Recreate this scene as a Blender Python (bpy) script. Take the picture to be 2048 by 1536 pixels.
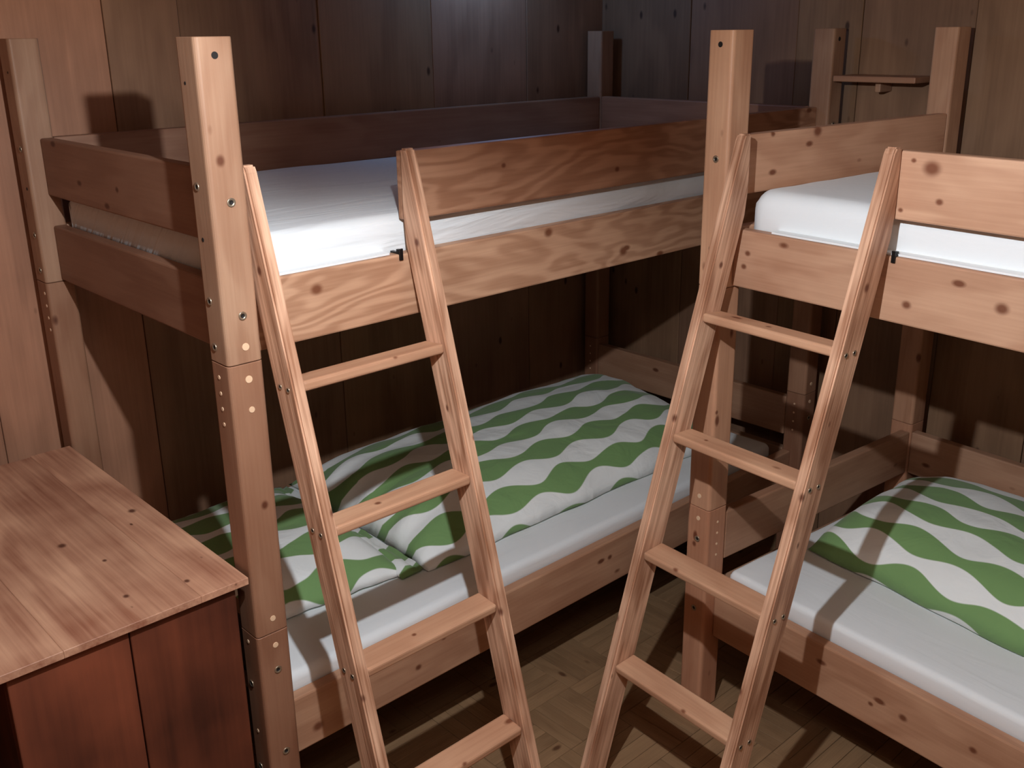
import bpy, bmesh, math, random
from mathutils import Vector, Matrix, noise
random.seed(7)
for o in list(bpy.data.objects):
    bpy.data.objects.remove(o)
SC = bpy.context.scene
COL = SC.collection

# ---------------------------------------------------------------- camera
cd = bpy.data.cameras.new('camera'); cam = bpy.data.objects.new('camera', cd); COL.objects.link(cam)
R_ = Vector((0.72882062, -0.68460629, -0.01160741)); U_ = Vector((0.22184498, 0.22006668, 0.94992392)); F_ = Vector((0.64776949, 0.69489919, -0.3122656))
M = Matrix((R_, U_, -F_)).transposed().to_4x4(); M.translation = Vector((-0.80184868, -1.63395774, 1.73705966))
cam.matrix_world = M
cd.sensor_width = 36; cd.lens = 36 * 2015.44 / 2048; cd.clip_start = .02
cd.shift_x = -12.26 / 2048; cd.shift_y = -42.64 / 2048
SC.camera = cam

# ---------------------------------------------------------------- world, light, exposure
w = bpy.data.worlds.new('world'); SC.world = w; w.use_nodes = True
bg = w.node_tree.nodes['Background']; bg.inputs[0].default_value = (0.75, 0.85, 1.0, 1); bg.inputs[1].default_value = 0.02
SC.view_settings.view_transform = 'Standard'; SC.view_settings.look = 'None'
SC.view_settings.exposure = 0.0; SC.view_settings.gamma = 1.0; SC.view_settings.use_curve_mapping = False
LAMP = Vector((-0.191, -0.892, 1.873))
LAMP_W = 74
ld = bpy.data.lights.new('lamp_bulb_light', 'POINT'); ld.energy = LAMP_W; ld.shadow_soft_size = 0.012; ld.color = (.86, .925, 1.0)
lo = bpy.data.objects.new('lamp_bulb_light', ld); lo.location = LAMP; COL.objects.link(lo)
# weak fill light added overhead to brighten the room, no fixture
l2 = bpy.data.lights.new('room_fill_light', 'AREA'); l2.energy = 7; l2.shape = 'DISK'; l2.size = 0.5; l2.color = (1.0, .9, .82)
o2 = bpy.data.objects.new('room_fill_light', l2); o2.location = (-0.6, -1.6, 2.26); COL.objects.link(o2)
# cold light added above the frame for the bluish wall glow, no lamp there
l3 = bpy.data.lights.new('added_cool_light', 'POINT'); l3.energy = 4.2; l3.shadow_soft_size = 0.04; l3.color = (.26, .52, 1.0)
o3 = bpy.data.objects.new('added_cool_light', l3); o3.location = (1.50, 0.88, 2.06); COL.objects.link(o3)

# ---------------------------------------------------------------- materials
def srgb(r, g, b):
    f = lambda c: (c / 255 / 12.92) if c / 255 <= .04045 else ((c / 255 + .055) / 1.055) ** 2.4
    return (f(r), f(g), f(b), 1)
def newmat(name):
    m = bpy.data.materials.new(name); m.use_nodes = True
    nt = m.node_tree
    return m, nt, nt.nodes, nt.links, nt.nodes['Principled BSDF']
def wood(name, light, dark, knotc, rough=.5, scale=1.0, blotch=.7, knots=.10, rings=26, contrast=1.0, coat=0.0, streak=0.5, spec=.3):
    m, nt, N, L, P = newmat(name)
    tc = N.new('ShaderNodeTexCoord'); oi = N.new('ShaderNodeObjectInfo')
    off = N.new('ShaderNodeVectorMath'); off.operation = 'SCALE'; off.inputs['Scale'].default_value = 37.0
    cmb = N.new('ShaderNodeCombineXYZ')
    m2 = N.new('ShaderNodeMath'); m2.operation = 'MULTIPLY'; m2.inputs[1].default_value = 7.31
    fr = N.new('ShaderNodeMath'); fr.operation = 'FRACT'
    L.new(oi.outputs['Random'], m2.inputs[0]); L.new(m2.outputs[0], fr.inputs[0])
    L.new(oi.outputs['Random'], cmb.inputs[0]); L.new(fr.outputs[0], cmb.inputs[1]); L.new(oi.outputs['Random'], cmb.inputs[2])
    L.new(cmb.outputs[0], off.inputs[0])
    add = N.new('ShaderNodeVectorMath'); add.operation = 'ADD'
    L.new(tc.outputs['Object'], add.inputs[0]); L.new(off.outputs[0], add.inputs[1])
    # growth rings: distance from an axis along the board, wandering
    mp = N.new('ShaderNodeVectorMath'); mp.operation = 'MULTIPLY'; mp.inputs[1].default_value = (1.6 * scale, 7 * scale, 7 * scale)
    L.new(add.outputs[0], mp.inputs[0])
    wn = N.new('ShaderNodeTexNoise'); wn.inputs['Scale'].default_value = 1.0; wn.inputs['Detail'].default_value = 3; wn.inputs['Distortion'].default_value = .3
    L.new(mp.outputs[0], wn.inputs['Vector'])
    rm = N.new('ShaderNodeMath'); rm.operation = 'MULTIPLY'; rm.inputs[1].default_value = rings
    sn = N.new('ShaderNodeMath'); sn.operation = 'SINE'
    L.new(wn.outputs['Fac'], rm.inputs[0]); L.new(rm.outputs[0], sn.inputs[0])
    rr = N.new('ShaderNodeMapRange'); rr.inputs['From Min'].default_value = -1; rr.interpolation_type = 'SMOOTHSTEP'
    L.new(sn.outputs[0], rr.inputs['Value'])
    # fine fibres
    mp2 = N.new('ShaderNodeVectorMath'); mp2.operation = 'MULTIPLY'; mp2.inputs[1].default_value = (5 * scale, 160 * scale, 160 * scale)
    L.new(add.outputs[0], mp2.inputs[0])
    fn = N.new('ShaderNodeTexNoise'); fn.inputs['Scale'].default_value = 1.0; fn.inputs['Detail'].default_value = 3
    L.new(mp2.outputs[0], fn.inputs['Vector'])
    # broad blotches
    bn = N.new('ShaderNodeTexNoise'); bn.inputs['Scale'].default_value = 4.5; bn.inputs['Detail'].default_value = 3
    L.new(add.outputs[0], bn.inputs['Vector'])
    def mathn(op, a, b, c=None):
        n = N.new('ShaderNodeMath'); n.operation = op
        for i, x in enumerate((a, b, c)):
            if x is None: continue
            if isinstance(x, (int, float)): n.inputs[i].default_value = x
            else: L.new(x, n.inputs[i])
        return n.outputs[0]
    f1 = mathn('MULTIPLY', rr.outputs[0], .30 * contrast)
    f2 = mathn('MULTIPLY_ADD', fn.outputs['Fac'], streak, f1)
    f3 = mathn('MULTIPLY_ADD', bn.outputs['Fac'], blotch, f2)
    f4 = mathn('SUBTRACT', f3, .25 + .25 * streak + (blotch - .7) * .5)
    ramp = N.new('ShaderNodeMixRGB'); ramp.use_clamp = True
    L.new(f4, ramp.inputs[0]); ramp.inputs[1].default_value = light; ramp.inputs[2].default_value = dark
    colr = ramp.outputs[0]
    # small natural knots
    vo = N.new('ShaderNodeTexVoronoi'); vo.inputs['Scale'].default_value = 1.0
    mpv = N.new('ShaderNodeVectorMath'); mpv.operation = 'MULTIPLY'; mpv.inputs[1].default_value = (5.5, 11, 11)
    L.new(add.outputs[0], mpv.inputs[0]); L.new(mpv.outputs[0], vo.inputs['Vector'])
    kr = N.new('ShaderNodeMapRange'); kr.inputs['From Min'].default_value = knots * .5; kr.inputs['From Max'].default_value = knots
    kr.inputs['To Min'].default_value = 1; kr.inputs['To Max'].default_value = 0
    L.new(vo.outputs['Distance'], kr.inputs['Value'])
    tot = kr.outputs[0]
    for i in range(1, 6):
        at = N.new('ShaderNodeAttribute'); at.attribute_type = 'OBJECT'; at.attribute_name = 'knot%d' % i
        ds = N.new('ShaderNodeVectorMath'); ds.operation = 'SUBTRACT'
        L.new(tc.outputs['Object'], ds.inputs[0]); L.new(at.outputs['Color'], ds.inputs[1])
        sc_ = N.new('ShaderNodeVectorMath'); sc_.operation = 'MULTIPLY'; sc_.inputs[1].default_value = (.8, 1, 1); L.new(ds.outputs[0], sc_.inputs[0])
        ln = N.new('ShaderNodeVectorMath'); ln.operation = 'LENGTH'; L.new(sc_.outputs[0], ln.inputs[0])
        q = mathn('DIVIDE', ln.outputs['Value'], at.outputs['Alpha'])
        r_ = N.new('ShaderNodeMapRange'); r_.inputs['From Min'].default_value = .35; r_.inputs['From Max'].default_value = 1.3; r_.interpolation_type = 'SMOOTHSTEP'
        r_.inputs['To Min'].default_value = 1; r_.inputs['To Max'].default_value = 0
        L.new(q, r_.inputs['Value'])
        tot = mathn('MAXIMUM', tot, r_.outputs[0])
    tot = mathn('MULTIPLY', tot, .88)
    kn = N.new('ShaderNodeMixRGB'); L.new(tot, kn.inputs[0]); L.new(colr, kn.inputs[1]); kn.inputs[2].default_value = knotc
    mul = N.new('ShaderNodeMixRGB'); mul.blend_type = 'MULTIPLY'; mul.inputs[0].default_value = 1
    L.new(kn.outputs[0], mul.inputs[1]); L.new(oi.outputs['Color'], mul.inputs[2])
    L.new(mul.outputs[0], P.inputs['Base Color'])
    P.inputs['Roughness'].default_value = rough
    P.inputs['Specular IOR Level'].default_value = spec
    P.inputs['Coat Weight'].default_value = coat; P.inputs['Coat Roughness'].default_value = .35
    bp = N.new('ShaderNodeBump'); bp.inputs['Strength'].default_value = .25; bp.inputs['Distance'].default_value = .002
    L.new(f2, bp.inputs['Height']); L.new(bp.outputs[0], P.inputs['Normal'])
    return m
PINE = wood('pine', srgb(202, 160, 130), srgb(156, 108, 81), srgb(104, 54, 32))
PINE_GRAIN = wood('pine_grainy', srgb(206, 163, 131), srgb(148, 102, 74), srgb(110, 60, 36), contrast=1.35, rings=75, blotch=.6)
PINE_WEAR = wood('pine_worn', srgb(226, 184, 154), srgb(150, 106, 80), srgb(92, 48, 32), contrast=1.1, streak=1.5, blotch=.9, knots=.06, rings=40)
WALLW = wood('wall_wood', srgb(152, 116, 90), srgb(112, 82, 62), srgb(60, 36, 26), rough=.6, scale=.7, streak=.6)
TABLEW = wood('table_wood', srgb(214, 166, 134), srgb(140, 84, 62), srgb(76, 36, 24), scale=.8, contrast=.9, streak=.9, blotch=1.5, knots=.045)
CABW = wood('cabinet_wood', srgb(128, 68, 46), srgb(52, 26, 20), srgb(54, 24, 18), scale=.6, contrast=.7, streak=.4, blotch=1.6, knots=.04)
FLOORW = wood('floor_wood', srgb(150, 118, 86), srgb(104, 76, 52), srgb(80, 50, 32), rough=.55, scale=2.0, contrast=.6, streak=.6)
PLUGW, _, _, _, P = newmat('light_wood_plug'); P.inputs['Base Color'].default_value = srgb(232, 196, 160); P.inputs['Roughness'].default_value = .45
STEEL, _, _, _, P = newmat('bolt_steel'); P.inputs['Base Color'].default_value = srgb(176, 160, 138); P.inputs['Metallic'].default_value = .8; P.inputs['Roughness'].default_value = .35
BLACK, _, _, _, P = newmat('black_hollow'); P.inputs['Base Color'].default_value = srgb(22, 16, 12); P.inputs['Roughness'].default_value = .8
HOOK, _, _, _, P = newmat('black_metal'); P.inputs['Base Color'].default_value = srgb(24, 22, 22); P.inputs['Metallic'].default_value = .4; P.inputs['Roughness'].default_value = .4
def cloth_mat(name, pattern=None, shear=.5, base=(233, 236, 236), wr=1.0, stretch=(1, 1)):
    m, nt, N, L, P = newmat(name)
    uv = N.new('ShaderNodeUVMap')
    P.inputs['Roughness'].default_value = .85; P.inputs['Specular IOR Level'].default_value = .15
    P.inputs['Sheen Weight'].default_value = .15
    if pattern:
        sx = N.new('ShaderNodeSeparateXYZ'); L.new(uv.outputs[0], sx.inputs[0])
        # slight wander
        nz = N.new('ShaderNodeTexNoise'); nz.inputs['Scale'].default_value = 5; nz.inputs['Detail'].default_value = 1; L.new(uv.outputs[0], nz.inputs['Vector'])
        def mt(op, a, b=None, c=None):
            n = N.new('ShaderNodeMath'); n.operation = op
            for i, x in enumerate((a, b, c)):
                if x is None: continue
                if isinstance(x, (int, float)): n.inputs[i].default_value = x
                else: L.new(x, n.inputs[i])
            return n.outputs[0]
        wob = mt('MULTIPLY_ADD', nz.outputs['Fac'], .05, -.025)
        per, lam, off, lamoff = pattern
        vv = mt('ADD', sx.outputs[1], wob)
        t = mt('FRACT', mt('MULTIPLY_ADD', vv, 1 / per, off))
        d = mt('ABSOLUTE', mt('SUBTRACT', t, .5))
        xs = mt('MULTIPLY_ADD', vv, -shear, sx.outputs[0])
        cs = mt('COSINE', mt('MULTIPLY_ADD', xs, 2 * math.pi / lam, lamoff))
        wd = mt('MULTIPLY_ADD', cs, .125, .252)
        df = mt('SUBTRACT', d, wd)
        mr = N.new('ShaderNodeMapRange'); mr.inputs['From Min'].default_value = -.012; mr.inputs['From Max'].default_value = .012; L.new(df, mr.inputs['Value'])
        mx = N.new('ShaderNodeMixRGB'); L.new(mr.outputs[0], mx.inputs[0]); mx.inputs[1].default_value = srgb(124, 160, 102); mx.inputs[2].default_value = srgb(242, 245, 242)
        L.new(mx.outputs[0], P.inputs['Base Color'])
    else:
        P.inputs['Base Color'].default_value = srgb(*base)
    mp = N.new('ShaderNodeMapping'); mp.inputs['Scale'].default_value = (stretch[0], stretch[1], 1); L.new(uv.outputs[0], mp.inputs[0])
    n1 = N.new('ShaderNodeTexNoise'); n1.inputs['Scale'].default_value = 9; n1.inputs['Detail'].default_value = 3; n1.inputs['Distortion'].default_value = 1.5; L.new(mp.outputs[0], n1.inputs['Vector'])
    n2 = N.new('ShaderNodeTexNoise'); n2.inputs['Scale'].default_value = 600; L.new(uv.outputs[0], n2.inputs['Vector'])
    b1 = N.new('ShaderNodeBump'); b1.inputs['Strength'].default_value = .5 * wr; b1.inputs['Distance'].default_value = .012; L.new(n1.outputs['Fac'], b1.inputs['Height'])
    b2 = N.new('ShaderNodeBump'); b2.inputs['Strength'].default_value = .12; b2.inputs['Distance'].default_value = .001
    L.new(n2.outputs['Fac'], b2.inputs['Height']); L.new(b1.outputs[0], b2.inputs['Normal']); L.new(b2.outputs[0], P.inputs['Normal'])
    return m
SHEET = cloth_mat('white_sheet', stretch=(.35, 1.3), wr=.35)
SHEET_UP = cloth_mat('white_sheet_creased', stretch=(.22, 1.5), wr=1.5)
DUVET_A = cloth_mat('green_wave_cotton_a', (.130, .228, .5 - .095 / .130, -2 * math.pi * 1.117 / .228), .28, wr=.9)
PILLOW_A = cloth_mat('green_wave_cotton_pillow', (.137, .228, .5 - .05 / .137, -2 * math.pi * .34 / .228), .28, wr=.9)
DUVET_B = cloth_mat('green_wave_cotton_b', (.114, .240, .5 - .028 / .114, -2 * math.pi * .46 / .240), -.30, wr=.8)

# ---------------------------------------------------------------- helpers
def tag(o, label=None, cat=None, group=None, kind=None):
    if label: o['label'] = label
    if cat: o['category'] = cat
    if group: o['group'] = group
    if kind: o['kind'] = kind
    return o
def empty(name, loc=(0, 0, 0), rz=0.0, label=None, cat=None, group=None):
    o = bpy.data.objects.new(name, None); COL.objects.link(o); o.location = loc; o.rotation_euler = (0, 0, rz)
    o.empty_display_size = .05
    return tag(o, label, cat, group)
def finish(name, bm, mats, parent=None, smooth=False, angle=None):
    me = bpy.data.meshes.new(name); bm.to_mesh(me); bm.free()
    for m in (mats if isinstance(mats, (list, tuple)) else [mats]): me.materials.append(m)
    if smooth:
        for p in me.polygons: p.use_smooth = True
    o = bpy.data.objects.new(name, me); COL.objects.link(o)
    if parent: o.parent = parent
    for i in range(1, 6): o['knot%d' % i] = [100.0, 100.0, 100.0, 0.001]
    return o
AX = {0: Matrix.Identity(3), 1: Matrix(((0, -1, 0), (1, 0, 0), (0, 0, 1))), 2: Matrix(((0, 0, -1), (0, 1, 0), (1, 0, 0)))}
def board(name, lo, hi, mat, parent=None, axis=0, bevel=.003, seg=2, knots=(), tone=1.0, tint=None, endbevel=None):
    """box between lo and hi in the parent's frame; grain runs along `axis`; mesh local X is the grain"""
    lo, hi = Vector(lo), Vector(hi); c = (lo + hi) / 2; s = hi - lo
    Rm = AX[axis]
    sz = [abs(x) for x in (Rm.transposed() @ s)]
    bm = bmesh.new(); bmesh.ops.create_cube(bm, size=1)
    bmesh.ops.scale(bm, vec=sz, verts=bm.verts)
    if endbevel is not None:
        le = [e for e in bm.edges if abs(e.verts[0].co.x - e.verts[1].co.x) > 1e-5]
        bmesh.ops.bevel(bm, geom=le, offset=bevel, segments=seg, affect='EDGES', profile=.5)
        ee = [e for e in bm.edges if len(e.link_faces) == 2 and abs(e.calc_face_angle(0)) > 1.2]
        bmesh.ops.bevel(bm, geom=ee, offset=endbevel, segments=1, affect='EDGES')
    elif bevel: bmesh.ops.bevel(bm, geom=bm.edges[:], offset=min(bevel, min(sz) * .45), segments=seg, affect='EDGES', profile=.5)
    o = finish(name, bm, mat, parent)
    o.location = c; o.rotation_euler = Rm.to_euler()
    for i, k in enumerate(knots[:5]):
        q = Rm.transposed() @ (Vector(k[:3]) - c); o['knot%d' % (i + 1)] = [float(q.x), float(q.y), float(q.z), float(k[3])]
    t = tone * (1 + random.uniform(-.06, .06)); tt = tint or (1, 1, 1)
    o.color = (t * tt[0], t * tt[1], t * tt[2], 1)
    return o
def child_of(o, parent, loc, nrm, rot=None):
    """put o (a disc facing local +Z) at loc in the bed frame, under `parent` (itself placed in that frame)"""
    pm = Matrix.Translation(parent.location) @ parent.rotation_euler.to_matrix().to_4x4()
    q = Vector((0, 0, 1)).rotation_difference(Vector(nrm)).to_matrix().to_4x4()
    o.parent = parent
    o.matrix_local = pm.inverted() @ (Matrix.Translation(loc) @ q)
def disc_mesh(name, kind):
    bm = bmesh.new()
    if kind == 'plug':
        bmesh.ops.create_cone(bm, cap_ends=True, segments=14, radius1=1, radius2=.94, depth=.0016 / .006)
        me = bpy.data.meshes.new(name)
    elif kind == 'bolt':
        prof = [(1.0, 0, 0), (1.0, .16, 0), (.86, .22, 0), (.50, .10, 0), (.44, -.02, 1), (0.0001, -.04, 1)]
        n = 14; rings = []
        for r, z, mi in prof: rings.append([bm.verts.new((r * math.cos(2 * math.pi * i / n), r * math.sin(2 * math.pi * i / n), z)) for i in range(n)])
        for k in range(len(rings) - 1):
            for i in range(n):
                f = bm.faces.new((rings[k][i], rings[k][(i + 1) % n], rings[k + 1][(i + 1) % n], rings[k + 1][i])); f.material_index = 1 if k >= 3 else 0
        bmesh.ops.recalc_face_normals(bm, faces=bm.faces)
        me = bpy.data.meshes.new(name)
    else:
        bmesh.ops.create_cone(bm, cap_ends=True, segments=14, radius1=1, radius2=1, depth=.1)
        me = bpy.data.meshes.new(name)
    bm.to_mesh(me); bm.free()
    return me
BOLT = disc_mesh('bolt', 'bolt'); BOLT.materials.append(STEEL); BOLT.materials.append(BLACK)
for p in BOLT.polygons: p.use_smooth = True
PLUG = disc_mesh('wood_plug', 'plug'); PLUG.materials.append(PLUGW)
HOLE = disc_mesh('bolt_hole', 'hole'); HOLE.materials.append(BLACK)
def stud(kind, parent, loc, nrm, r):
    nm, me = {'bolt': ('bolt', BOLT), 'plug': ('wood_plug', PLUG), 'hole': ('bolt_hole', HOLE)}[kind]
    o = bpy.data.objects.new(nm, me); COL.objects.link(o)
    n = Vector(nrm)
    child_of(o, parent, Vector(loc) + n * .0004, nrm); o.scale = (r, r, r)
    return o

# ---------------------------------------------------------------- room shell
XL, XR, YF, YB, ZC = -1.75, 2.13, -2.65, 1.03, 2.30
def struct(name, lo, hi, mat, axis=0, tone=1):
    o = board(name, lo, hi, mat, None, axis, 0, tone=tone); o['kind'] = 'structure'; return o
floor = empty('floor'); floor['kind'] = 'structure'
fb = board('floor_base', (XL, YF, -.03), (XR, YB, -.004), FLOORW, floor, 0, 0, tone=.62)
fx0, fy0, T, nst = .02, -1.06, .18, 4
pi = 0
for i in range(int((XR - XL) / T) + 1):
    for j in range(int((YB - YF) / T) + 1):
        x = fx0 + (i - 10) * T; y = fy0 + (j - 9) * T
        if x < XL or x + T > XR or y < YF or y + T > YB: continue
        inside = (.0 < x < 1.62 and -1.08 < y < .12)
        if not inside: continue
        for k in range(nst):
            g = .0006; s0 = k * T / nst
            if (i + j) % 2: lo, hi, ax = (x + g, y + s0 + g, -.004), (x + T - g, y + s0 + T / nst - g, 0), 0
            else: lo, hi, ax = (x + s0 + g, y + g, -.004), (x + s0 + T / nst - g, y + T - g, 0), 1
            b = board('parquet_block', lo, hi, FLOORW, floor, ax, .0008, 1, tone=random.uniform(1.0, 1.16))
            pi += 1
# parquet further off, one joined piece of real blocks
bm = bmesh.new()
for i in range(int((XR - XL) / T) + 2):
    for j in range(int((YB - YF) / T) + 2):
        x = fx0 + (i - 10) * T; y = fy0 + (j - 9) * T
        if x < XL - T or x > XR or y < YF - T or y > YB: continue
        if (.0 < x < 1.62 and -1.08 < y < .12) and not (x < XL or x + T > XR or y < YF or y + T > YB): continue
        for k in range(nst):
            g = .0006; s0 = k * T / nst
            if (i + j) % 2: a, b_ = (x + g, y + s0 + g), (x + T - g, y + s0 + T / nst - g)
            else: a, b_ = (x + s0 + g, y + g), (x + s0 + T / nst - g, y + T - g)
            a = (max(a[0], XL), max(a[1], YF)); b_ = (min(b_[0], XR), min(b_[1], YB))
            if b_[0] - a[0] < .005 or b_[1] - a[1] < .005: continue
            vs = [bm.verts.new((X, Y, Z)) for Z in (-.004, 0) for X, Y in ((a[0], a[1]), (b_[0], a[1]), (b_[0], b_[1]), (a[0], b_[1]))]
            bm.faces.new(vs[4:8])
            for q in range(4): bm.faces.new((vs[q], vs[(q + 1) % 4], vs[4 + (q + 1) % 4], vs[4 + q]))
fo = finish('parquet_blocks', bm, FLOORW, floor); fo.color = (1.08, 1.08, 1.08, 1); fo['kind'] = 'stuff'
ceil = empty('ceiling', (0, 0, 0)); ceil['kind'] = 'structure'
n = 12
for k in range(n):
    x0 = XL + (XR - XL) * k / n; x1 = XL + (XR - XL) * (k + 1) / n
    board('plank', (x0 + .002, YF, ZC), (x1 - .002, YB, ZC + .02), WALLW, ceil, 1, .003, 1)
board('ceiling_deck', (XL - .03, YF - .03, ZC + .021), (XR + .03, YB + .03, ZC + .04), WALLW, ceil, 1, 0)
def plank_wall(name, fixed, cuts, horiz, inward):
    """vertical planks; horiz 'x' means the wall runs along x at y=fixed"""
    wl = empty(name); wl['kind'] = 'structure'
    for k in range(len(cuts) - 1):
        a, b = cuts[k] + .0009, cuts[k + 1] - .0009
        pr = .002 if k % 2 else 0.0
        f0, f1 = fixed - inward * pr, fixed + inward * .022
        lo1, hi1 = min(f0, f1), max(f0, f1)
        tone = random.uniform(.95, 1.05)
        if name == 'wall_back': tone *= 1.42 if cuts[k + 1] < .28 else 1.1
        if name == 'wall_right': tone *= .95
        tint = (1, random.uniform(.97, 1.03), random.uniform(.95, 1.05))
        if name == 'wall_back' and cuts[k + 1] < .28: tint = (1, .88, .88)
        if horiz == 'x': board('plank', (a, lo1, 0), (b, hi1, ZC), WALLW, wl, 2, .0015, 1, tone=tone, tint=tint)
        else: board('plank', (lo1, a, 0), (hi1, b, ZC), WALLW, wl, 2, .0015, 1, tone=tone, tint=tint)
    a, b = cuts[0], cuts[-1]; f0, f1 = fixed + inward * .023, fixed + inward * .04
    lo1, hi1 = min(f0, f1), max(f0, f1)
    if horiz == 'x': board('wall_backing', (a, lo1, 0), (b, hi1, ZC), WALLW, wl, 2, 0, tone=.4)
    else: board('wall_backing', (lo1, a, 0), (hi1, b, ZC), WALLW, wl, 2, 0, tone=.4)
    return wl
plank_wall('wall_back', YB, [XL, -1.35, -.95, -.56, -.13, .27, .47, .90, 1.32, 1.74, XR], 'x', 1)
plank_wall('wall_right', XR, [YF, -2.25, -1.85, -1.45, -1.05, -.65, -.36, -.02, .20, .62, YB], 'y', 1)
plank_wall('wall_left', XL, [YF + k * (YB - YF) / 14 for k in range(15)], 'y', -1)
plank_wall('wall_front', YF, [XL + k * (XR - XL) / 15 for k in range(16)], 'x', -1)

# ---------------------------------------------------------------- bunk beds
Lb, pw, o_, th_ = 2.08, .071, .038, .030
Hp, J1, J2 = 1.735, 1.161, .588
def make_bed(loc, rz, W, label, guard_z, rail_low, start, front_knots, tones, lab_group='wooden bunk beds'):
    bed = empty('bunk_bed', loc, rz, label, 'bunk bed', lab_group)
    rl0, rl1 = rail_low
    posts = {}
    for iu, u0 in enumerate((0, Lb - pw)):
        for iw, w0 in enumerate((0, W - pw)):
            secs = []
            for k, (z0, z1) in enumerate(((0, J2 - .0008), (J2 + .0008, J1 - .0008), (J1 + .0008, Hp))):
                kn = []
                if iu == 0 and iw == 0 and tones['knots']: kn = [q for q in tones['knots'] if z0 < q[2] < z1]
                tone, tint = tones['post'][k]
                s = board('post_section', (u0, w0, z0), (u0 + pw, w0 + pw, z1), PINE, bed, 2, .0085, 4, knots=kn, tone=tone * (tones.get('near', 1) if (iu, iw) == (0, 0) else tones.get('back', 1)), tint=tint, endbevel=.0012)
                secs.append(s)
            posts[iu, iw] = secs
            sec = lambda z: secs[0] if z < J2 else secs[1] if z < J1 else secs[2]
            yf, ny = (w0, -1) if iw == 0 else (w0 + pw, 1)
            uc = u0 + (.038 if iu == 0 else pw - .038)
            for z in (1.458, 1.252, .501, .300): stud('bolt', sec(z), (uc, yf, z), (0, ny, 0), .0082)
            for z in (1.193, 1.130): stud('plug', sec(z), (uc, yf, z), (0, ny, 0), .0074)
            for z in (1.070, .621, .559): stud('plug', sec(z), (uc, yf, z), (0, ny, 0), .0062)
            stud('hole', sec(1.705), (uc - .003, yf, 1.705), (0, ny, 0), .0062)
            xf, nx = (u0, -1) if iu == 0 else (u0 + pw, 1)
            wc = w0 + (.045 if iw == 0 else pw - .045)
            for z in (1.485, 1.278, 1.191, .463, .256): stud('bolt', sec(z), (xf, wc, z), (nx, 0, 0), .0080)
            for z in (1.133, 1.101, 1.070, 1.039, .565, .348): stud('plug', sec(z), (xf, wc - .004, z), (nx, 0, 0), .0042)
            stud('hole', sec(1.66), (xf, wc + .002, 1.66), (nx, 0, 0), .003)
            stud('hole', sec(1.391), (xf, wc, 1.391), (nx, 0, 0), .004)
            xi = u0 + pw if iu == 0 else u0
            for z in (.550, .519, .488, .457): stud('plug', sec(z), (xi, w0 + .036, z), (-nx, 0, 0), .0034)
    u0, u1, w0, w1 = pw + .0005, Lb - pw - .0005, pw + .0005, W - pw - .0005
    fr, bk = (o_, o_ + th_), (W - o_ - th_, W - o_)
    P_ = [PINE_GRAIN, PINE]
    rt, gt_ = tones['rail'], tones['guard']
    # upper bunk
    board('side_rail', (u0, fr[0], 1.165), (u1, fr[1], 1.300), PINE_GRAIN if tones['grainy'] else PINE, bed, 0, .004, knots=front_knots['rail'], tone=rt)
    board('side_rail', (u0, bk[0], 1.165), (u1, bk[1], 1.300), PINE, bed, 0, .004, tone=.9)
    board('guard_rail', (start, fr[0], guard_z), (u1, fr[1], 1.509), PINE_GRAIN if tones['grainy'] else PINE, bed, 0, .004, knots=front_knots['guard'], tone=gt_, tint=tones.get('gtint', (1, 1, 1)))
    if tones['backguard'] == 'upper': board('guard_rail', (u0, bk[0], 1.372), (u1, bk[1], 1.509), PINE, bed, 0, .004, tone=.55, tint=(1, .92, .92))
    for iu, (a, b) in enumerate(((o_, o_ + th_), (Lb - o_ - th_, Lb - o_))):
        te = tones['end'][iu]; tl = te if tones['grainy'] else .8
        board('end_board', (a, w0, 1.374), (b, w1, 1.509), PINE, bed, 1, .004, tone=te, tint=tones.get('etint', (1, .97, .95)), knots=front_knots['end'] if iu == 0 else ())
        board('end_board', (a, w0, 1.165), (b, w1, 1.300), PINE, bed, 1, .004, tone=te, tint=tones.get('etint', (1, .96, .93)))
        board('end_board', (a, w0, .430), (b, w1, .565), PINE, bed, 1, .004, tone=tl, tint=(1, .95, .92))
        board('end_board', (a, w0, rl0), (b, w1, rl1), PINE, bed, 1, .004, tone=tl)
    # lower bunk
    board('side_rail', (u0, fr[0], rl0), (u1, fr[1], rl1), PINE, bed, 0, .004, knots=front_knots['low'], tone=tones['low'], tint=(1, .96, .92))
    board('side_rail', (u0, bk[0], rl0), (u1, bk[1], rl1), PINE, bed, 0, .004, tone=.85)
    if tones['backguard'] == 'lower': board('guard_rail', (u0, bk[0], .430), (u1, bk[1], .565), PINE, bed, 0, .004, tone=.9)
    # slatted bases: bearer strips and slats
    for z in (1.215, rl1 - .085):
        for (a, b) in ((fr[1] + .0005, fr[1] + .022), (bk[0] - .022, bk[0] - .0005)):
            board('bearer_strip', (u0, a, z - .03), (u1, b, z), PINE, bed, 0, .002, 1, tone=.9)
        for k in range(11):
            uc = u0 + .06 + k * (u1 - u0 - .12) / 10
            board('slat', (uc - .04, fr[1] + .001, z), (uc + .04, bk[0] - .001, z + .018), PINE, bed, 1, .002, 1, tone=.95)
    return bed, posts
TH = -0.0857
XB, YBb = 1.10284, -0.21964
neutral = (1, 1, 1); red = (1, .90, .84)
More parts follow.
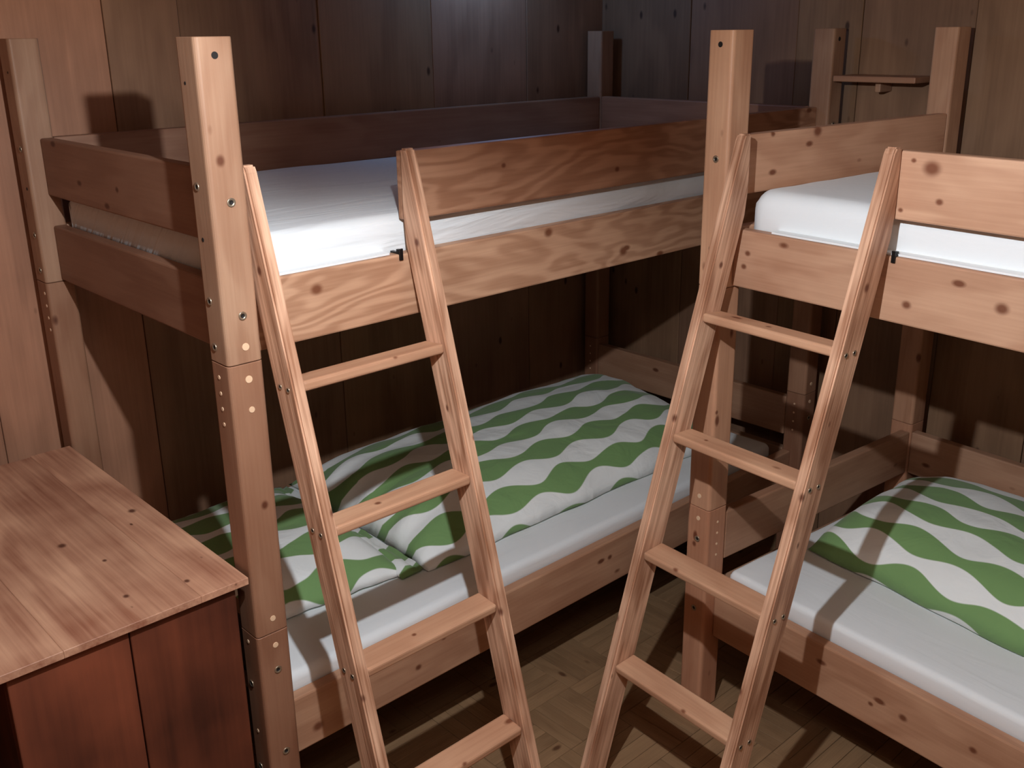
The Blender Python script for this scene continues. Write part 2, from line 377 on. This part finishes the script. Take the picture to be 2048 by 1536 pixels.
bedA, postsA = make_bed((0, 0, 0), 0, .995, 'left wooden bunk bed with grainy brown rails along the back wall', 1.367, (.244, .380), .4475,
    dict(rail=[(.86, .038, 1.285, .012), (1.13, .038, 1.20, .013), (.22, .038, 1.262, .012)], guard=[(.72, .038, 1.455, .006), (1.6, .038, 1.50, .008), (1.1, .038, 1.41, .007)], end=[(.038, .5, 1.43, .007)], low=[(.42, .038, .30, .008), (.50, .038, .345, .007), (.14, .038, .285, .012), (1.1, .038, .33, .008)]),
    dict(post=[(.86, (1, .84, .78)), (.92, (1, .88, .82)), (1.07, (1, 1.0, .98))], rail=.98, guard=.80, gtint=(1, .90, .86), end=(.50, .7), etint=(1, .86, .82), low=.96, grainy=True, backguard='upper', near=.68, back=.68, knots=[(.026, 0, 1.531, .009), (.045, 0, .87, .008)]))  # near: nearest post's colour darkened to offset the strong light of the close lamp
bedB, postsB = make_bed((XB, YBb, 0), -math.pi / 2 + TH, .985, 'right wooden bunk bed with paler knotty rails along the right wall', 1.374, (.216, .359), .4625,
    dict(rail=[(.518, .038, 1.208, .009), (.709, .038, 1.239, .012), (.113, .038, 1.248, .007), (.104, .038, 1.216, .007)], guard=[(.539, .038, 1.480, .016), (.562, .038, 1.419, .007), (.483, .038, 1.394, .005), (.50, .038, 1.492, .005), (1.2, .038, 1.44, .012)],
         end=[(.068, .33, 1.50, .014), (.068, .16, 1.505, .007)], low=[(.62, .038, .285, .009), (.54, .038, .275, .006), (.78, .038, .30, .008), (.8, .038, .24, .006)]),
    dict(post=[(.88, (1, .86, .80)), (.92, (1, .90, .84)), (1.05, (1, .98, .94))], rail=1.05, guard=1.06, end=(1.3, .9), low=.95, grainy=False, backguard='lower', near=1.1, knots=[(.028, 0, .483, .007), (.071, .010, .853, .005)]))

# ---------------------------------------------------------------- ladders
RUNGS = (1.128, .859, .588, .318)
def make_ladder(bed, u0, wd, m0, sl, d, label, hook_u, side):
    ld_ = empty('bunk_ladder', bed.location, bed.rotation_euler.z, label, 'ladder', 'ladders leaning on the bunk beds')
    ts = .0255
    wf = lambda z: -(m0 + sl * (1.5 - z))
    zk = 1.5 - (d - .0375 - m0) / sl           # where the slanted back meets the upright back cut
    zk2 = min(1.39, zk + .045)
    stiles = []
    for s, ua in enumerate((u0, u0 + wd - ts)):
        pts = [(wf(0), 0), (wf(0) + d, 0), (wf(zk - .02) + d - .001, zk - .02), (.0370, zk2), (.0370, 1.516), (wf(1.516) + .003, 1.516), (wf(1.505) , 1.505)]
        ang = math.atan(sl); ca, sa = math.cos(ang), math.sin(ang)
        c = Vector((ua + ts / 2, wf(.75) + d / 2, .75))
        # local X runs up the stile, local Y across its depth, local Z across thickness
        ex = Vector((0, sa, ca)); ez = Vector((-1, 0, 0)); ey = ez.cross(ex)
        Rm = Matrix((ex, ey, ez)).transposed()
        bm = bmesh.new(); loop = []
        for side_u in (-ts / 2, ts / 2):
            loop.append([bm.verts.new(Rm.transposed() @ (Vector((c.x + side_u, a, b)) - c)) for a, b in pts])
        n = len(pts)
        bm.faces.new(loop[0][::-1]); bm.faces.new(loop[1])
        for k in range(n): bm.faces.new((loop[0][k], loop[0][(k + 1) % n], loop[1][(k + 1) % n], loop[1][k]))
        bmesh.ops.recalc_face_normals(bm, faces=bm.faces)
        bmesh.ops.bevel(bm, geom=bm.edges[:], offset=.0035, segments=2, affect='EDGES')
        st = finish('stile', bm, PINE_WEAR, ld_); st.location = c; st.rotation_euler = Rm.to_euler(); st.color = (1.16, 1.14, 1.12, 1)
        stiles.append(st)
        kz = (random.uniform(.4, .6), random.uniform(.8, 1.0), 1.33, random.uniform(1.15, 1.25))
        for i, z in enumerate(kz):
            q = Rm.transposed() @ (Vector((ua + ts / 2 + (.5 if i % 2 else -.5) * ts, wf(z) + (0.0 if i < 2 else d * .4), z)) - c)
            st['knot%d' % (i + 1)] = [q.x, q.y, q.z, random.uniform(.006, .009)]
        nx = -1 if s == 0 else 1
        for z in RUNGS:
            for dw in (.020, .048):
                stud('bolt', st, (ua + (0 if s == 0 else ts), wf(z - .012) + dw, z - .011), (nx, 0, 0), .0058)
    for i, z in enumerate(RUNGS):
        a = wf(z) + .0045
        b = board('rung', (u0 + ts + .0003, a, z - .021), (u0 + wd - ts - .0003, a + d - .010, z), PINE, ld_, 0, .006, 3, tone=1.06, tint=(1, .97, .93),
                  knots=[(u0 + random.uniform(.1, wd - .1), a + random.choice((0, .03)), z, random.uniform(.004, .007))])
        b.rotation_euler.x += math.radians((-5, -1, 6, 6)[i])
    # black steel hook over the side rail beside the right stile
    bm = bmesh.new()
    for lo, hi in (((0, .0375, 1.3005), (.008, .0675, 1.3040)), ((0, .0335, 1.288), (.008, .0375, 1.312)), ((.001, .040, 1.304), (.007, .048, 1.310))):
        r = bmesh.ops.create_cube(bm, size=1)
        bmesh.ops.scale(bm, vec=Vector(hi) - Vector(lo), verts=r['verts']); bmesh.ops.translate(bm, vec=(Vector(hi) + Vector(lo)) / 2, verts=r['verts'])
    h = finish('hook', bm, HOOK, ld_); h.location = (hook_u, 0, 0); h['label'] = 'black metal hook'
    return ld_
ladA = make_ladder(bedA, .076, .3849, -.0108, .2721, .0701, 'left wooden ladder leaning on the left bunk bed beside its tall front post', .422, -1)
ladB = make_ladder(bedB, .0806, .3941, -.0092, .3073, .0725, 'right wooden ladder leaning on the paler right bunk bed', .4765, 1)

# ---------------------------------------------------------------- mattresses
def soft_box(name, size, mat, nu, nv, r, amp, seed, label=None, cat=None, group=None, frame=None, top_fn=None):
    """rounded box mesh in a bed frame: size=(u0,u1,w0,w1,z0,z1); uv = (u,w) metres"""
    u0, u1, w0, w1, z0, z1 = size
    bm = bmesh.new(); uvl = bm.loops.layers.uv.new('UVMap')
    # ring profile across the width: list of (w, z, v)
    def arc(cx, cz, a0, a1, n): return [(cx + r * math.cos(a), cz + r * math.sin(a)) for a in [a0 + (a1 - a0) * k / n for k in range(n + 1)]]
    prof = [(w0, z0)] + arc(w0 + r, z1 - r, math.pi, math.pi / 2, 5)
    prof += [(w0 + r + (w1 - w0 - 2 * r) * k / nv, z1) for k in range(1, nv)]
    prof += arc(w1 - r, z1 - r, math.pi / 2, 0, 5) + [(w1, z0)]
    rows = []
    us = []
    for k in range(6): us.append((u0 + r - r * math.cos(math.pi / 2 * k / 5), r - r * math.sin(math.pi / 2 * k / 5)))
    for k in range(1, nu): us.append((u0 + r + (u1 - u0 - 2 * r) * k / nu, 0))
    for k in range(6): us.append((u1 - r + r * math.sin(math.pi / 2 * k / 5), r - r * math.cos(math.pi / 2 * k / 5)))
    wc, = ((w0 + w1) / 2,)
    for u, ins in us:
        row = []
        for (w_, z) in prof:
            f = 1 - ins / ((w1 - w0) / 2)
            ww = wc + (w_ - wc) * f
            zz = z if z <= z0 + 1e-6 else z - ins * (1 if z > z1 - r * .5 else .3)
            p = Vector((u * 2.2, ww * 5, seed))
            t = (z - z0) / (z1 - z0)
            zz += amp * t * noise.noise(p) + amp * .5 * t * noise.noise(p * 3.1)
            ww += amp * .5 * (1 if w_ > wc else -1) * noise.noise(Vector((u * 3, zz * 12, seed + 3))) * (1 if abs(w_ - wc) > (w1 - w0) / 2 - r else 0)
            row.append(bm.verts.new((u, ww, zz)))
        rows.append(row)
    for a in range(len(rows) - 1):
        for b in range(len(prof) - 1):
            bm.faces.new((rows[a][b], rows[a + 1][b], rows[a + 1][b + 1], rows[a][b + 1]))
    bm.faces.new(rows[0][::-1]); bm.faces.new(rows[-1])
    for a in range(len(rows) - 1): bm.faces.new((rows[a][0], rows[a][-1], rows[a + 1][-1], rows[a + 1][0]))
    bmesh.ops.recalc_face_normals(bm, faces=bm.faces)
    for f in bm.faces:
        for l in f.loops: l[uvl].uv = (l.vert.co.x, l.vert.co.y + (l.vert.co.z if abs(f.normal.z) < .5 else 0))
    o = finish(name, bm, mat, None, smooth=True)
    if frame: o.location = frame.location; o.rotation_euler = frame.rotation_euler
    tag(o, label, cat, group)
    return o
g = 'white sheeted mattresses'
WA, WB_ = .995, .985
mAu = soft_box('mattress', (.072, 2.005, .071, .921, 1.234, 1.379), SHEET_UP, 60, 26, .030, .004, 1.0, 'creased white mattress on the upper bunk of the left bed', 'mattress', g, bedA)
mBu = soft_box('mattress', (.080, 1.985, .071, .912, 1.234, 1.388), SHEET, 60, 26, .040, .003, 5.0, 'smooth bright white mattress on the upper bunk of the right bed', 'mattress', g, bedB)
mAl = soft_box('mattress', (.072, 1.945, .071, .921, .314, .418), SHEET, 60, 26, .020, .004, 9.0, 'white mattress on the lower bunk of the left bed', 'mattress', g, bedA)
mBl = soft_box('mattress', (.085, 1.985, .071, .912, .293, .404), SHEET, 60, 26, .016, .003, 14.0, 'white mattress on the lower bunk of the right bed', 'mattress', g, bedB)
def hem(parent, u0, u1, z, seed):
    bm = bmesh.new(); n = 50; rows = []
    for k in range(n + 1):
        u = u0 + (u1 - u0) * k / n; dw = .004 * noise.noise(Vector((u * 6, seed, 0)))
        rows.append([bm.verts.new((u, a + (dw if j in (1, 2) else 0), b)) for j, (a, b) in enumerate(((.071, z + .0004), (.046, z + .0006), (.046, z + .0048), (.071, z + .0056)))])
    for k in range(n):
        for j in range(4): bm.faces.new((rows[k][j], rows[k + 1][j], rows[k + 1][(j + 1) % 4], rows[k][(j + 1) % 4]))
    bm.faces.new(rows[0]); bm.faces.new(rows[-1][::-1]); bmesh.ops.recalc_face_normals(bm, faces=bm.faces)
    bm.loops.layers.uv.new('UVMap')
    return finish('sheet_hem', bm, SHEET, parent)
hem(mBu, .17, 1.9, 1.300, 3); hem(mAu, .12, .405, 1.300, 8)

# ---------------------------------------------------------------- duvets and pillow
def puffy(name, frame, corners, zb, thick, mat, nu, nv, seed, wr=.012, e=2.6, pinch=None, label=None, cat=None, group=None, flat_bottom=True, front_round=.25):
    """cushion over a bilinear quad (corner order: near-front, far-front, far-back, near-back) in the bed frame"""
    c = [Vector((x, y, 0)) for x, y in corners]
    bm = bmesh.new(); uvl = bm.loops.layers.uv.new('UVMap')
    def P(a, b): return c[0] * (1 - a) * (1 - b) + c[1] * a * (1 - b) + c[2] * a * b + c[3] * (1 - a) * b
    top, bot = [], []
    for i in range(nu + 1):
        rt, rb = [], []
        for j in range(nv + 1):
            a, b = i / nu, j / nv
            a = .5 - .5 * math.cos(math.pi * a) * (1) if False else a
            p = P(a, b)
            x, y = abs(2 * a - 1), abs(2 * b - 1)
            h = max(0, (1 - x ** (e * 3))) ** .5 * max(0, 1 - y ** e) ** .5
            # slack edges wander
            p = p + Vector((noise.noise(Vector((b * 6, seed, 1))) * .018 * (1 if x > .9 else 0), noise.noise(Vector((a * 9, seed, 2))) * .010 * (1 if y > .9 else 0), 0))
            q = Vector((p.x * 4, p.y * 4, seed))
            wn_ = noise.noise(q) * .9 + noise.noise(Vector((p.x * 5, p.y * 16, seed + 4))) * .55 + noise.noise(Vector((p.x * 18, p.y * 7, seed + 9))) * .25
            z = zb + thick * h + wr * wn_ * min(1, h * 1.5)
            if pinch: z += pinch(a, b, h)
            rt.append(bm.verts.new((p.x, p.y, max(z, zb + .002 + .004 * (h > 0))))); rb.append(bm.verts.new((p.x, p.y, zb)) if 0 < i < nu and 0 < j < nv else rt[-1])
        top.append(rt); bot.append(rb)
    for i in range(nu):
        for j in range(nv):
            f = bm.faces.new((top[i][j], top[i + 1][j], top[i + 1][j + 1], top[i][j + 1]))
            vs = []
            for v in (bot[i][j], bot[i][j + 1], bot[i + 1][j + 1], bot[i + 1][j]):
                if v not in vs: vs.append(v)
            if len(set(vs) & {top[i][j], top[i + 1][j], top[i + 1][j + 1], top[i][j + 1]}) < 4:
                try: bm.faces.new(vs)
                except ValueError: pass
    arc = {}
    for rt in top:
        acc = 0; arc[rt[0]] = 0
        for j in range(1, len(rt)): acc += (rt[j].co - rt[j - 1].co).length; arc[rt[j]] = acc
    bmesh.ops.recalc_face_normals(bm, faces=bm.faces)
    for f in bm.faces:
        for l in f.loops: l[uvl].uv = (l.vert.co.x, arc.get(l.vert, l.vert.co.y))
    o = finish(name, bm, mat, None, smooth=True)
    if frame: o.location = frame.location; o.rotation_euler = frame.rotation_euler
    return tag(o, label, cat, group)
def gather(a, b, h):      # radiating creases toward the buttoned near end
    return -.026 * math.exp(-a * 12) * (0.5 + .5 * math.sin(b * 48 + 2 * noise.noise(Vector((b * 9, 1, 4))))) * h
duA = puffy('duvet', bedA, [(.590, .200), (1.80, .185), (1.975, .912), (.60, .915)], .4225, .125, DUVET_A, 110, 70, 3.3, wr=.010, pinch=gather,
            label='green and white wave patterned duvet on the lower bunk of the left bed', cat='duvet', group='green wave duvets')
duB = puffy('duvet', bedB, [(.152, .315), (1.55, .225), (1.55, .905), (.120, .905)], .408, .155, DUVET_B, 110, 70, 8.1, wr=.009, e=2.2,
            label='green and white wave patterned duvet on the lower bunk of the right bed', cat='duvet', group='green wave duvets')
piA = puffy('pillow', bedA, [(.085, .275), (.535, .235), (.535, .905), (.085, .90)], .4225, .085, PILLOW_A, 50, 70, 12.7, wr=.010, e=2.2,
            label='green and white wave patterned pillow on the lower bunk beside the tall front post', cat='pillow')
# pillow flange: two folded cloth edges along the side next to the duvet
bm = bmesh.new(); uvl = bm.loops.layers.uv.new('UVMap'); n = 60; rows = []
sec = [(-.012, .012), (.012, .024), (.030, .018), (.036, .010), (.050, .016), (.056, .008), (.046, .002), (-.012, .002)]
for k in range(n + 1):
    w_ = .215 + .67 * k / n; sh = .006 * noise.noise(Vector((w_ * 14, 2, 2)))
    rows.append([bm.verts.new((.528 + a + sh - .03 * max(0, .12 - k / n), w_, .4232 + b + (.006 * noise.noise(Vector((w_ * 22, a * 60, 5))) if b > .004 else 0))) for a, b in sec])
for k in range(n):
    for j in range(len(sec)): bm.faces.new((rows[k][j], rows[k + 1][j], rows[k + 1][(j + 1) % len(sec)], rows[k][(j + 1) % len(sec)]))
bm.faces.new(rows[0]); bm.faces.new(rows[-1][::-1]); bmesh.ops.recalc_face_normals(bm, faces=bm.faces)
for f in bm.faces:
    for l in f.loops: l[uvl].uv = (l.vert.co.x * .6 + .05, l.vert.co.y)
fl = finish('flange', bm, PILLOW_A, piA, smooth=True)

# ---------------------------------------------------------------- wall shelf between the beds
sh = empty('wall_shelf', (XR, -.13, 1.585), 0, 'small wooden wall shelf on the right wall between two bunk posts', 'shelf')
board('shelf_board', (-.128, -.135, .0), (-.0035, .120, .017), PINE, sh, 1, .003, tone=.72, tint=(1, .9, .84))
board('bracket', (-.075, -.005, -.030), (-.0035, .012, -.0005), PINE, sh, 2, .003, tone=.8)

# ---------------------------------------------------------------- cabinet table at the left
tb = empty('cabinet', (-.008, -.006, 0), 0, 'low wooden cabinet with a plank top in the left foreground', 'cabinet')
zt_ = .735
cuts = [0, -.098, -.352, -.53, -.71, -.90]
for k in range(5):
    back = .925 - (.0, .008, .004, .012, .006)[k]
    kn = [[(-.042, .443, zt_, .009), (-.092, .072, zt_, .006)], [(-.214, .388, zt_, .009), (-.175, .264, zt_, .005), (-.20, .10, zt_, .006)], [], [], []][k]
    board('plank', (cuts[k + 1] + .0001, 0, zt_ - .015), (cuts[k] - .0001, back, zt_), TABLEW, tb, 1, .0008, 1, knots=kn, tone=(1.0, .98, .97, 1, 1)[k])
bz = zt_ - .0155
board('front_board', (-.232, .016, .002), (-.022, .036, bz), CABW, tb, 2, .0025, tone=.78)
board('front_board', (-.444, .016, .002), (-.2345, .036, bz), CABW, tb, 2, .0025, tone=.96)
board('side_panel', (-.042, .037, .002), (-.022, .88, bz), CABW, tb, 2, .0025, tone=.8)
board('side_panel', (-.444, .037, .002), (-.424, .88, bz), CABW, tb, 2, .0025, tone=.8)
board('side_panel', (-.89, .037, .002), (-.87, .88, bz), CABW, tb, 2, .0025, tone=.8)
board('back_panel', (-.87, .86, .002), (-.043, .88, bz), CABW, tb, 2, 0, tone=.7) if False else None
board('cross_rail', (-.869, .84, .55), (-.445, .86, bz), CABW, tb, 0, .0025, tone=.8)
board('cross_rail', (-.423, .84, .55), (-.043, .86, bz), CABW, tb, 0, .0025, tone=.8)

# ---------------------------------------------------------------- hanging lamp just above the frame
lamp = empty('hanging_lamp', LAMP, 0, 'small hanging lamp with a shade above the ladders', 'lamp')
SH, nt, N, L, P = newmat('lamp_shade_smoked_glass')
tr = N.new('ShaderNodeBsdfTransparent'); tr.inputs[0].default_value = (1, .93, .85, 1); mx = N.new('ShaderNodeMixShader'); mx.inputs[0].default_value = .80
P.inputs['Base Color'].default_value = srgb(150, 130, 110)
L.new(P.outputs[0], mx.inputs[1]); L.new(tr.outputs[0], mx.inputs[2]); L.new(mx.outputs[0], N['Material Output'].inputs['Surface'])
SHO, _, _, _, P = newmat('lamp_shade_metal'); P.inputs['Base Color'].default_value = srgb(40, 38, 36); P.inputs['Roughness'].default_value = .6
def shade_piece(name, az0, az1, zlow, mat, n=24, Rl=.10, Rt=.05, zt=.10):
    bm = bmesh.new(); a_, b_ = [], []
    for k in range(n + 1):
        az = math.radians(90 - (az0 + (az1 - az0) * k / n)); ca, sa = math.cos(az), math.sin(az)
        a_.append([bm.verts.new((Rl * ca, Rl * sa, zlow)), bm.verts.new((Rt * ca, Rt * sa, zt)), bm.verts.new(((Rt + .002) * ca, (Rt + .002) * sa, zt)), bm.verts.new(((Rl + .002) * ca, (Rl + .002) * sa, zlow))])
    for k in range(n):
        for j in range(4): bm.faces.new((a_[k][j], a_[k + 1][j], a_[k + 1][(j + 1) % 4], a_[k][(j + 1) % 4]))
    bm.faces.new(a_[0]); bm.faces.new(a_[-1][::-1]); bmesh.ops.recalc_face_normals(bm, faces=bm.faces)
    return finish(name, bm, mat, lamp)
shade_piece('lamp_shade', 63, 380, -.0095, SH, 60)
shade_piece('light_blocking_flap', 20, 63, -.036, SHO, 16)  # unseen flap, added to keep lamp light off the middle of the back wall
bm = bmesh.new(); bmesh.ops.create_cone(bm, cap_ends=True, segments=12, radius1=.012, radius2=.012, depth=.05); bmesh.ops.translate(bm, vec=(0, 0, .055), verts=bm.verts); finish('lamp_socket', bm, SHO, lamp)
bm = bmesh.new(); bmesh.ops.create_cone(bm, cap_ends=True, segments=8, radius1=.003, radius2=.003, depth=ZC - LAMP.z - .08); bmesh.ops.translate(bm, vec=(0, 0, .08 + (ZC - LAMP.z - .08) / 2), verts=bm.verts); finish('lamp_cord', bm, SHO, lamp)
bpy.context.view_layer.update()
